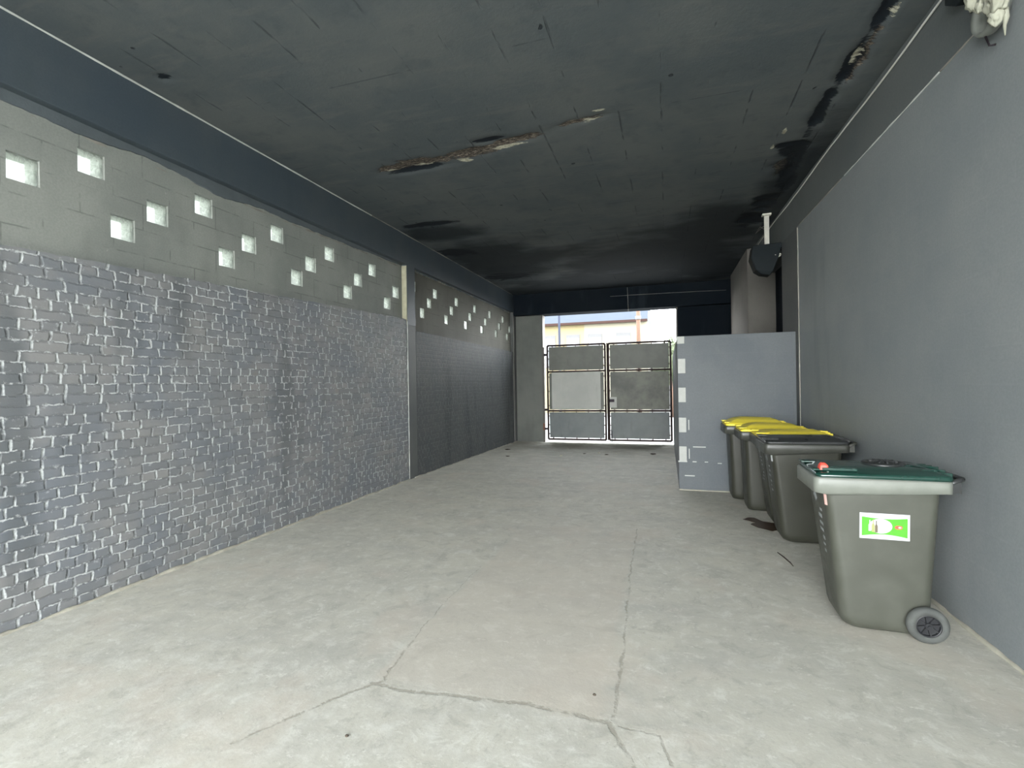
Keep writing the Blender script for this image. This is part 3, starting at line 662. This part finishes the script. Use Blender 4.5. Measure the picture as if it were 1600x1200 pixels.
M['lid_black'] = plastic('black_lid_plastic', (.022, .024, .024), .3, .2, (.10, .10, .10))
M['lid_yellow'] = plastic('yellow_lid_plastic', (.80, .66, .05), .38, .08, (.6, .55, .3))
M['red'] = simple('red_plastic', (.85, .09, .06), .4, .5)
M['rubber'] = plastic('grey_black_rubber', (.052, .056, .052), .75, .4, (.17, .18, .165))
M['hub'] = plastic('black_hub_plastic', (.012, .013, .015), .35, .08, (.1, .1, .1))
M['sticker_white'] = simple('white_sticker_paper', (.47, .485, .485), .4, .5, var=.02)
M['sticker_green'] = simple('green_print', (.075, .33, .025), .4, .5, var=.04)
M['print_olive'] = simple('olive_print', (.30, .31, .12), .5); M['print_grey'] = simple('grey_print', (.50, .52, .54), .5); M['print_dark'] = simple('dark_print', (.12, .10, .06), .5)
M['print_white'] = simple('worn_white_print', (.30, .32, .32), .6, var=.5, vs_=30)
M['print_pink'] = simple('faded_red_print', (.72, .45, .40), .5)

def rrect(x0, x1, y0, y1, r, z, n=6):
    pts_ = []
    for cx_, cy_, a0 in ((x1-r, y1-r, 0), (x0+r, y1-r, PI/2), (x0+r, y0+r, PI), (x1-r, y0+r, 1.5*PI)):
        for i in range(n+1):
            a = a0 + PI/2*i/n; pts_.append(Vector((cx_+r*math.cos(a), cy_+r*math.sin(a), z)))
    return pts_
W0, W1 = .205, .262       # half widths at foot and at the top
def hw(z): return W0 + (W1-W0)*min(1, z/.98)
TAP = [.105, 1.0]
def xf(z): return -.36 + TAP[0]*(1-min(1, z/.98))     # front (towards the passage)
def xb(z): return .255 + .045*min(1, z/.98)
def make_bin(y, label, lid, rim, body, x=1.40, rz=0., green=False, lid_up=0., s=1.0, strip=True, tap=.105, rnd_=1.0):
    TAP[0] = tap
    t = empty('wheelie_bin', (x, y, 0), label, 'wheelie bin', None, rz); t.scale = (s, s, s)
    mb = MB(); rings = []
    for dz, ins in ((.012, .075), (.018, .045), (.034, .022), (.06, .008), (.10, 0)):
        rings.append(rrect(xf(dz)+ins*rnd_, xb(dz)-ins*.4, -hw(dz)+ins*.5, hw(dz)-ins*.5, .075, dz))
    for k in range(1, 9):
        z = .10 + .86*k/8; rings.append(rrect(xf(z), xb(z), -hw(z), hw(z), .075-.02*k/8, z))
    rings.append(rrect(xf(.98), xb(.98), -hw(.98), hw(.98), .05, 1.03))
    mb.loft(rings, True, True); 
    b = mb.build('body', body, t)
    # rim collar with hanging skirt, deeper at the front corner
    mb = MB(); r0 = rrect(xf(1)-.07, xb(1)+.055, -W1-.032, W1+.032, .045, 0); r1 = rrect(xf(1)-.0, xb(1)+.0, -W1-.002, W1+.002, .045, 0)
    def dep(p):
        u = (p.x - (xf(1)-.07))/(xb(1)-xf(1)+.125); return .108 - .062*max(0, min(1, (u-.22)/.33)) + .022*max(0, min(1, (u-.8)/.15))
    A = [Vector((p.x, p.y, 1.052-dep(p))) for p in r0]; A2 = [Vector((p.x, p.y, 1.058-dep(p)-.012)) for p in r1]
    Btop = [Vector((p.x, p.y, 1.05)) for p in r0]; B2 = [Vector((p.x*.985, p.y*.975, 1.062)) for p in r0]; B3 = [Vector((p.x*.93, p.y*.9, 1.062)) for p in r0]
    # sloping front lip
    for L_ in (A,):
        for p in L_:
            if p.x < xf(1)-.02: p.z += .012
    mb.loft([A2, A, Btop, B2, B3], False, False); mb.build('rim', rim, t)
    for yy in (-.16, 0, .16): MB().box(xf(1)-.062, xf(1)-.0, yy-.004, yy+.004, .965, 1.03).build('rim_rib', rim, t)
    for xx in (-.19, .17): MB().box(xx-.004, xx+.004, -W1-.031, -W1-.0, 1.0, 1.045).build('rim_rib', rim, t)
    # lid
    mb = MB(); prof = [(0.0, .000, 1.0), (.0, .026, 1.0), (.018, .036, 1.0), (.05, .040, 1.0), (.075, .052, 1.0), (.12, .062, 1.0), (.20, .068, 1.0)]
    X0_, X1_, Y_ = xf(1)-.052, xb(1)+.06, W1+.020; rings = []
    for ins, hz, _ in prof:
        ring = rrect(X0_+ins*1.1, X1_-ins*.8, -Y_+ins, Y_-ins, max(.012, .045-ins*.2), 0)
        for p in ring:
            u = (p.x-X0_)/(X1_-X0_); arch = 1.0 + lid_up*math.sin(PI*min(1, max(0, u*1.05)))**.7
            p.z = 1.056 + hz*(arch if ins > .01 else 1) + (.006 if p.x > .2 else 0) + lid_up*.012*math.sin(PI*min(1, u))
        rings.append(ring)
    mb.loft(rings, True, True); ld = mb.build('lid', lid, t)
    # grips at the front corners and hinge knuckles at the back belong to the lid
    for sy in (-1, 1): MB().box(X0_-.012, X0_+.13, sy*(Y_-.10)-.045, sy*(Y_-.10)+.045, 1.098, 1.112).build('lid_grip', lid, ld, bevel=.004)
    for k in range(5): MB().box(X1_-.10, X1_+.02, -.2+k*.095, -.2+k*.095+.022, 1.075, 1.118-.006*abs(k-2)).build('hinge_rib', lid, ld, bevel=.004)
    # handle at the back
    mb = MB(); hx = xb(1)+.125; zz = 1.065
    mb.tube([(xb(1)+.02, -W1+.03, 1.02), (hx-.03, -W1+.03, zz), (hx, -W1+.055, zz+.005), (hx, W1-.055, zz+.005), (hx-.03, W1-.03, zz), (xb(1)+.02, W1-.03, 1.02)], .016, 10)
    for sy in (-1, 1): mb.box(xb(1)-.02, hx-.02, sy*(W1-.03)-.012, sy*(W1-.03)+.012, .985, 1.055)
    for k in range(3): mb.box(xb(1)-.01, hx, -.14+k*.14-.01, -.14+k*.14+.01, 1.03, 1.056)
    mb.build('handle', rim if not green else M['lid_black'], t)
    # axle and two wheels at the back
    MB().cyl((xb(0)-.045, -W1-.03, .118), (xb(0)-.045, W1+.03, .118), .011).build('axle', M['hub'], t)
    for sy in (-1, 1):
        c = (xb(0)-.045, sy*(W0+.048), .118)
        mb = MB(); mb.lathe([(.068, 0), (.070, -.024), (.098, -.028), (.112, -.020), (.118, -.007), (.118, .007), (.112, .020), (.098, .028), (.070, .024), (.068, 0)], c, 'Y', 40, cap=False)
        wh = mb.build('wheel', M['rubber'], t)
        mb = MB(); mb.lathe([(.020, -.028), (.024, -.02), (.024, .02), (.020, .028)], c, 'Y', 20)
        o_ = sy*.020
        ring_out = []
        for k in range(8):
            a = 2*PI*k/8+.2; d = Vector((math.cos(a), 0, math.sin(a))); n_ = Vector((-math.sin(a), 0, math.cos(a))); cc = Vector(c)
            P_ = [cc+d*.018+n_*.007, cc+d*.018-n_*.007, cc+d*.070-n_*.004, cc+d*.070+n_*.004]
            mb.add([p+Vector((0, q, 0)) for q in (-.019, .019) for p in P_], [(0, 1, 2, 3), (7, 6, 5, 4), (0, 4, 5, 1), (2, 6, 7, 3), (1, 5, 6, 2), (0, 3, 7, 4)])
        mb.lathe([(.062, 0), (.062, -.020), (.0705, -.025), (.0705, .025), (.062, .020), (.062, 0)], c, 'Y', 32, cap=False)
        mb.lathe([(.066, -.004), (.066, .004)], c, 'Y', 32)
        mb.build('hub', M['hub'], wh)
    # worn white printing down the front face
    if strip:
        rn = random.Random(int(y*10))
        fx_ = lambda z: xf(z)-.0025
        def mark(poly): MB().add([(fx_(q)-.001*k, p, q) for k in (0, 1) for p, q in poly], [(0, 1, 2, 3), (7, 6, 5, 4), (0, 4, 5, 1), (1, 5, 6, 2), (2, 6, 7, 3), (3, 7, 4, 0)]).build('printed_mark', M['print_white'], t)
        z = .80
        while z > .50:
            h_ = .018+.02*rn.random(); a = -.10+.05*rn.random(); b_ = a+.04+.07*rn.random(); mark([(a, z-h_*.7), (b_, z-h_*.7), (b_, z), (a, z)]); z -= h_+.02
        mark([(.0, .86), (.05, .905), (.11, .87), (.05, .83)])
    # small paper tag on the front edge
    tg = MB(); a_ = -hw(.87)+.012; tg.add([(xf(.83)+.012, a_-.011, .83), (xf(.83)-.0025, a_+.045, .83), (xf(.93)-.0025, a_+.045, .93), (xf(.93)+.012, a_-.011, .93)], [(0, 1, 2, 3)])
    return t, ld, b

BX = 1.395
b1, ld1, _ = make_bin(4.135, 'nearest weathered grey wheelie bin with green lid and green bottle sticker', M['lid_green'], M['rim_light'], M['bin_light'], x=BX, rz=-.03, green=True)
# round bottle opening cover on the green lid
mb = MB(); mb.lathe([(.135, 0), (.135, .012), (.118, .020), (.098, .014), (.09, .008), (.07, .018), (.03, .022), (.001, .022)], (.07, .03, 1.118), 'Z', 40); ro = mb.build('bottle_port', M['lid_black'], ld1)
mb = MB()
for k in range(12):
    a = 2*PI*k/12; mb.box(.02, .085, -.004, .004, 1.134, 1.146, Matrix.Translation((.07, .03, 0)) @ Matrix.Rotation(a, 4, 'Z'))
mb.build('port_flap', M['lid_black'], ro)
# raised green slats on the lid
for yy, x0_, x1_ in ((-.215, -.37, -.16), (-.13, -.37, -.14), (-.17, .22, .30)): MB().box(x0_, x1_, yy-.022, yy+.022, 1.10, 1.122).build('lid_slat', M['lid_green'], ld1, bevel=.005)
# red corner lock with a metal catch
mb = MB(); mb.loft([rrect(-.385, -.325, -.235, -.165, .01, 1.105), rrect(-.380, -.330, -.232, -.168, .012, 1.135), rrect(-.372, -.343, -.22, -.18, .01, 1.15)], True, True, False)
lk_ = mb.build('lock', M['red'], ld1); lk_['label'] = 'small red plastic lock'
MB().box(-.345, -.335, -.262, -.240, 1.03, 1.10).build('catch', M['rim_light'], ld1, bevel=.002)
# sticker on the near side
def side_pt(x, z, off): return Vector((x, -hw(z)-off, z))
def quad(name, mat, parent, poly, off):
    mb = MB(); n_ = len(poly); F = [side_pt(x, z, off) for x, z in poly]; B = [side_pt(x, z, off-.0008) for x, z in poly]
    mb.add(F+B, [tuple(range(n_)), tuple(range(2*n_-1, n_-1, -1))] + [(i, (i+1) % n_, n_+(i+1) % n_, n_+i) for i in range(n_)]); return mb.build(name, mat, parent)
sx0, sx1, sz0, sz1 = -.158, .125, .655, .83
st_ = quad('sticker', M['sticker_white'], b1, [(sx0, sz0), (sx1, sz0), (sx1, sz1), (sx0, sz1)], .0022); st_['label'] = 'white bordered green sticker with bottles in an oval'
Wd = sx1-sx0; cxs = (sx0+sx1)/2
N_ = 12
top = [(sx0+.013+(Wd-.026)*i/N_, sz1-.026-.010*math.sin(PI*i/N_)) for i in range(N_+1)]; bot = [(x, sz0+.018+.016*math.sin(PI*i/N_)) for i, (x, z) in enumerate(top)]
quad('green_field', M['sticker_green'], st_, bot + top[::-1], .0032)
def oval(cx_, cz_, rx_, rz_, n=28, sup=1.): return [(cx_+rx_*math.copysign(abs(math.cos(2*PI*i/n))**sup, math.cos(2*PI*i/n)), cz_+rz_*math.copysign(abs(math.sin(2*PI*i/n))**sup, math.sin(2*PI*i/n))) for i in range(n)]
quad('oval', M['sticker_white'], st_, oval(cxs-.022, .744, .066, .050), .0042)
def bottle(cx_, z0, h, w_, mat): quad('bottle', mat, st_, [(cx_-w_, z0), (cx_+w_, z0), (cx_+w_, z0+h*.55), (cx_+w_*.35, z0+h*.7), (cx_+w_*.35, z0+h), (cx_-w_*.35, z0+h), (cx_-w_*.35, z0+h*.7), (cx_-w_, z0+h*.55)], .0052)
bottle(cxs-.083, .708, .075, .0075, M['print_grey']); bottle(cxs-.064, .702, .085, .0085, M['print_olive']); bottle(cxs-.046, .700, .080, .008, M['print_dark'])
quad('white_bottle_label', M['sticker_white'], st_, [(cxs-.090, .718), (cxs-.076, .718), (cxs-.076, .735), (cxs-.090, .735)], .0058)
for k, (a, b_) in enumerate(((-.012, .020), (-.006, .014), (-.010, .018))): quad('fine_print', M['print_grey'], st_, [(cxs+a, .752-.009*k), (cxs+b_, .752-.009*k), (cxs+b_, .755-.009*k), (cxs+a, .755-.009*k)], .0052)
quad('red_emblem', M['red'], st_, oval(cxs+.079, .742, .021, .012, 16, .7), .0045); quad('emblem_centre', M['sticker_white'], st_, oval(cxs+.085, .742, .009, .006, 12), .0055)
# tags on the front edge of the bins
def edge_tag(t, mat, z0, z1, xa=-.0, wid=.05, lab=None):
    # sits across the rounded front corner on the passage side
    mb = MB(); r = .058; cxx = lambda z: xf(z)+r; cyy = lambda z: -hw(z)+r
    pts_ = []
    for z in (z0, z1):
        for k in range(5):
            a = PI + .10 + .5*k/4 ; pts_.append((cxx(z)+(r+.003)*math.cos(a), cyy(z)+(r+.003)*math.sin(a), z))
    mb.add(pts_, [(k, k+1, k+6, k+5) for k in range(4)]); o_ = mb.build('paper_tag', mat, t)
    if lab: o_['label'] = lab
edge_tag(b1, M['print_pink'], .86, .95, lab='pale and faded red tag')
b2, ld2, _ = make_bin(6.05, 'second wheelie bin from the front, dark grey with a flat black lid', M['lid_black'], M['rim_dark'], M['bin'], x=1.40)
edge_tag(b2, M['sticker_white'], .87, .96)
b3, _, _ = make_bin(6.70, 'yellow-lidded wheelie bin squeezed directly behind the black-lidded bin', M['lid_yellow'], M['rim_dark'], M['bin'], x=1.43, lid_up=.1)
edge_tag(b3, M['sticker_white'], .87, .96)
b4, _, _ = make_bin(7.36, 'middle one of the three yellow-lidded wheelie bins', M['lid_yellow'], M['rim_dark'], M['bin'], x=1.33, lid_up=.55, strip=False, tap=.03, rnd_=.3)
b5, _, _ = make_bin(7.985, 'farthest yellow-lidded wheelie bin standing against the low partition wall', M['lid_yellow'], M['rim_dark'], M['bin'], x=1.22, lid_up=.7, s=1.02, strip=False, tap=.03, rnd_=.3)
TAP[0] = .105

# ------------------------------------------------------------------ cables, lights and odd fittings
mb = MB(); P_ = []
for i in range(60):
    y = YM+(10.9-YM)*i/59; P_.append((xr(y)-.012, y, 4.452+.012*math.sin(y*2.1)*(1 if i % 7 else .4)))
mb.tube(P_, .0085, 8); tag(mb.build('cable', M['cable_white']), 'thin white cable running along the top of the right wall', 'cable')
mb = MB(); mb.tube([(-1.56, YE-.235, 4.27), (-.6, YE-.235, 4.265), (.6, YE-.235, 4.25), (1.6, YE-.235, 4.23)], .006, 6)
tag(mb.build('cable', M['cable_grey']), 'thin grey cable crossing the dark lintel above the gate', 'cable')
mb = MB(); mb.tube([(-1.06, YE-.24, 4.50), (-1.05, YE-.235, 4.2), (-1.04, YE-.24, 3.80)], .009, 6)
tag(mb.build('cable', M['cable_grey']), 'short grey cable hanging down over the lintel above the gate', 'cable')

# broken floodlight hanging by the pilaster
fl = empty('floodlight', (1.64, 9.2, 4.5), 'old dark floodlight hanging from a pale bracket beside the right pilaster', 'floodlight')
M['pale_metal'] = simple('pale_painted_bracket', (.50, .49, .42), .6, .5, var=.2); M['dark_metal'] = simple('sooty_metal', (.008, .012, .014), .8, .3, var=.3)
MB().box(-.04, .035, -.012, .012, -.56, .01).build('bracket', M['pale_metal'], fl, bevel=.004)
MB().box(-.07, .065, -.05, .05, -.012, .02).build('mounting_plate', M['pale_metal'], fl, bevel=.004)
mb = MB(); mb.loft([[Vector(p) for p in r] for r in (
    [(-.24, -.12, -.52), (.20, -.12, -.50), (.20, .12, -.50), (-.24, .12, -.52)],
    [(-.27, -.15, -.72), (.16, -.15, -.70), (.16, .15, -.70), (-.27, .15, -.72)],
    [(-.20, -.14, -.93), (.06, -.14, -.97), (.06, .14, -.97), (-.20, .14, -.93)],
    [(-.12, -.10, -1.0), (.02, -.10, -1.03), (.02, .10, -1.03), (-.12, .10, -1.0)])], True, True, False)
mb.build('housing', M['dark_metal'], fl, bevel=.015)
MB().box(.0, .25, -.13, .08, -.60, -.52).build('hood', M['dark_metal'], fl, bevel=.01)
MB().ball((.10, -.12, -.71), .06, 1.5, .5, .8, .2, 8).build('lens', M['pale_metal'], fl)
for a in (0, .05): 
    mb = MB(); mb.tube([(-.02+a, 0, -.25), (-.05+a, .3, -.1), (-.03, .9, -.05)], .005, 6); mb.build('lead', M['cable_grey'], fl)

# clump of pale foam and cable stubs at the top of the right wall
cl = empty('wall_lamp', (xr(3.7), 3.70, 3.97), 'round wall lamp wrapped in pale crumpled rags, top of the right wall', 'lamp')
M['rag'] = simple('pale_crumpled_rag', (.36, .36, .29), .9, .2, var=.3, vs_=14, bump=.9, bs=18); M['dirty_metal'] = simple('grimy_grey_metal', (.20, .21, .19), .55, .5, .2, var=.3)
mb = MB(); mb.lathe([(.02, 0.01), (.09, 0.0), (.125, -.03), (.135, -.075), (.12, -.10), (.10, -.085), (.095, -.055), (.001, -.05)], (0, .02, -.03), 'X', 32); mb.build('housing', M['dirty_metal'], cl)
MB().box(-.05, .01, -.09, .10, .02, .32).build('back_plate', M['dirty_metal'], cl, bevel=.01)
for i, (y, z, r, sy, sz) in enumerate(((-.075, -.04, .07, .8, 1.2), (-.15, -.06, .065, .8, 1.3), (-.01, -.01, .03, 1, 1.3), (-.13, .10, .07, 1.1, 1.1), (.10, .12, .055, .8, 1.6), (-.03, .17, .08, 1.4, .8), (-.15, .22, .06, 1, 1), (-.12, -.15, .05, .7, 1.2), (.08, .24, .06, 1, 1))):
    MB().ball((-.085-.02*(i % 3), y, z), r*.95, .7, sy, sz, .42, 14, i).build('rag_fold', M['rag'], cl)
mb = MB(); mb.tube([(-.07, -.13, -.12), (-.06, -.125, -.17), (-.055, -.10, -.20), (-.045, -.085, -.25)], [.018, .016, .009, .003], 7); mb.build('rag_tail', M['rag'], cl)
mb = MB(); mb.tube([(-.06, .0, -.13), (-.07, .05, -.16), (-.04, .07, -.21), (-.02, .05, -.22)], .006, 6); mb.build('wire', M['hinge'], cl)
jb = MB(); jb.loft([[Vector(p) for p in r] for r in ([(-.10, -.08, .20), (0, -.08, .20), (0, .10, .20), (-.10, .10, .20)], [(-.10, -.08, .05), (0, -.08, .05), (0, .10, .05), (-.10, .10, .05)], [(-.07, -.02, -.01), (-.01, -.02, -.01), (-.01, .03, -.01), (-.07, .03, -.01)])], True, True, False)
jo = jb.build('junction_box', M['dark_metal'], bevel=.008); jo.location = (xr(4.02)+.0, 4.02, 4.22); tag(jo, 'small black box on the right wall beside the rag-wrapped lamp', 'junction box')

# ------------------------------------------------------------------ small litter
def flat_patch(name, poly, z, h, mat, seed=0, sub=6):
    mb = MB(); pts_ = []
    n_ = len(poly)
    for i in range(n_):
        a, b = Vector(poly[i]), Vector(poly[(i+1) % n_])
        for k in range(sub):
            p = a+(b-a)*k/sub; q = .022*mnoise.noise(Vector((p.x*14, p.y*14, seed))); pts_.append(Vector((p.x+q, p.y-q*1.5, z)))
    c = sum(pts_, Vector())/len(pts_)
    inner = [c+(p-c)*.93 + Vector((0, 0, h)) for p in pts_]
    mb.loft([pts_, inner], False, True); return mb.build(name, mat)
t = NT('brown_liquid'); M['stain'] = t.out(t.mix(t.noise(9, 4), (.030, .016, .009), (.06, .032, .018)), .35, .5)
tag(flat_patch('puddle', [(.90, 6.80), (1.02, 6.86), (1.10, 6.68), (1.25, 6.62), (1.27, 6.40), (1.12, 6.29), (1.0, 6.38), (.93, 6.52), (1.0, 6.62), (.88, 6.72)], .001, .003, M['stain'], 3), 'dark brown spill on the floor beside the dark grey bins', 'spill')
M['twig'] = simple('dark_twig_bark', (.06, .045, .035), .9)
mb = MB(); mb.tube([(1.03, 5.50, .008), (1.06, 5.36, .010), (1.085, 5.22, .008), (1.09, 5.13, .007)], [.004, .006, .006, .003], 6)
tag(mb.build('twig', M['twig']), 'dark twig on the floor in front of the black-lidded bin', 'twig')
M['litter'] = simple('pale_paper_litter', (.62, .60, .42), .8); M['litter_dark'] = simple('dry_leaf_brown', (.07, .055, .04), .9)
lit = [(-2.49, 11.85, .035, 0, 'largest pale paper scrap on the floor left of the gate centre'), (-1.67, 12.58, .03, 0, 'pale paper scrap on the floor before the middle of the gate'), (-2.59, 13.28, .022, 0, 'tiny pale scrap on the floor nearest the left gate leaf'),
       (-1.25, 12.6, .025, 0, 'yellowish scrap on the floor before the right gate leaf'), (-.35, 12.6, .06, 1, 'dark dry leaf on the floor before the right gate leaf'), (-4.15, 12.75, .06, 1, 'dark dry leaf on the floor close to the left wall end'),
       (-3.75, 11.5, .04, 1, 'dark dry leaf on the floor near the left wall, nearer the camera'), (-2.0, 12.35, .035, 1, 'small dark leaf between two pale scraps before the gate'), (-1.45, 12.3, .035, 1, 'small dark leaf on the floor before the gate centre')]
for i, (x, y, r, k, lab) in enumerate(lit):
    mb = MB(); mb.ball((0, 0, r*.22), r, 1.2, 1, .22, .7, 6, i); o = mb.build('dry_leaf' if k else 'paper_scrap', M['litter_dark'] if k else M['litter'])
    o.location = (x, y, zf(y)+.001); tag(o, lab, 'leaf' if k else 'litter', 'litter on the floor in front of the gate')
for i, (x, y, lab) in enumerate(((-1.54, 2.08, 'small dark pebble on the front slab, left of the bottom centre'), (-0.41, 2.74, 'small dark pebble just behind the cross joint in the foreground floor'))):
    mb = MB(); mb.ball((0, 0, .005), .008, 1.2, 1, .7, .4, 6, i+20); o = mb.build('pebble', M['litter_dark']); o.location = (x, y, 0.001); tag(o, lab, 'pebble', 'pebbles on the foreground floor')
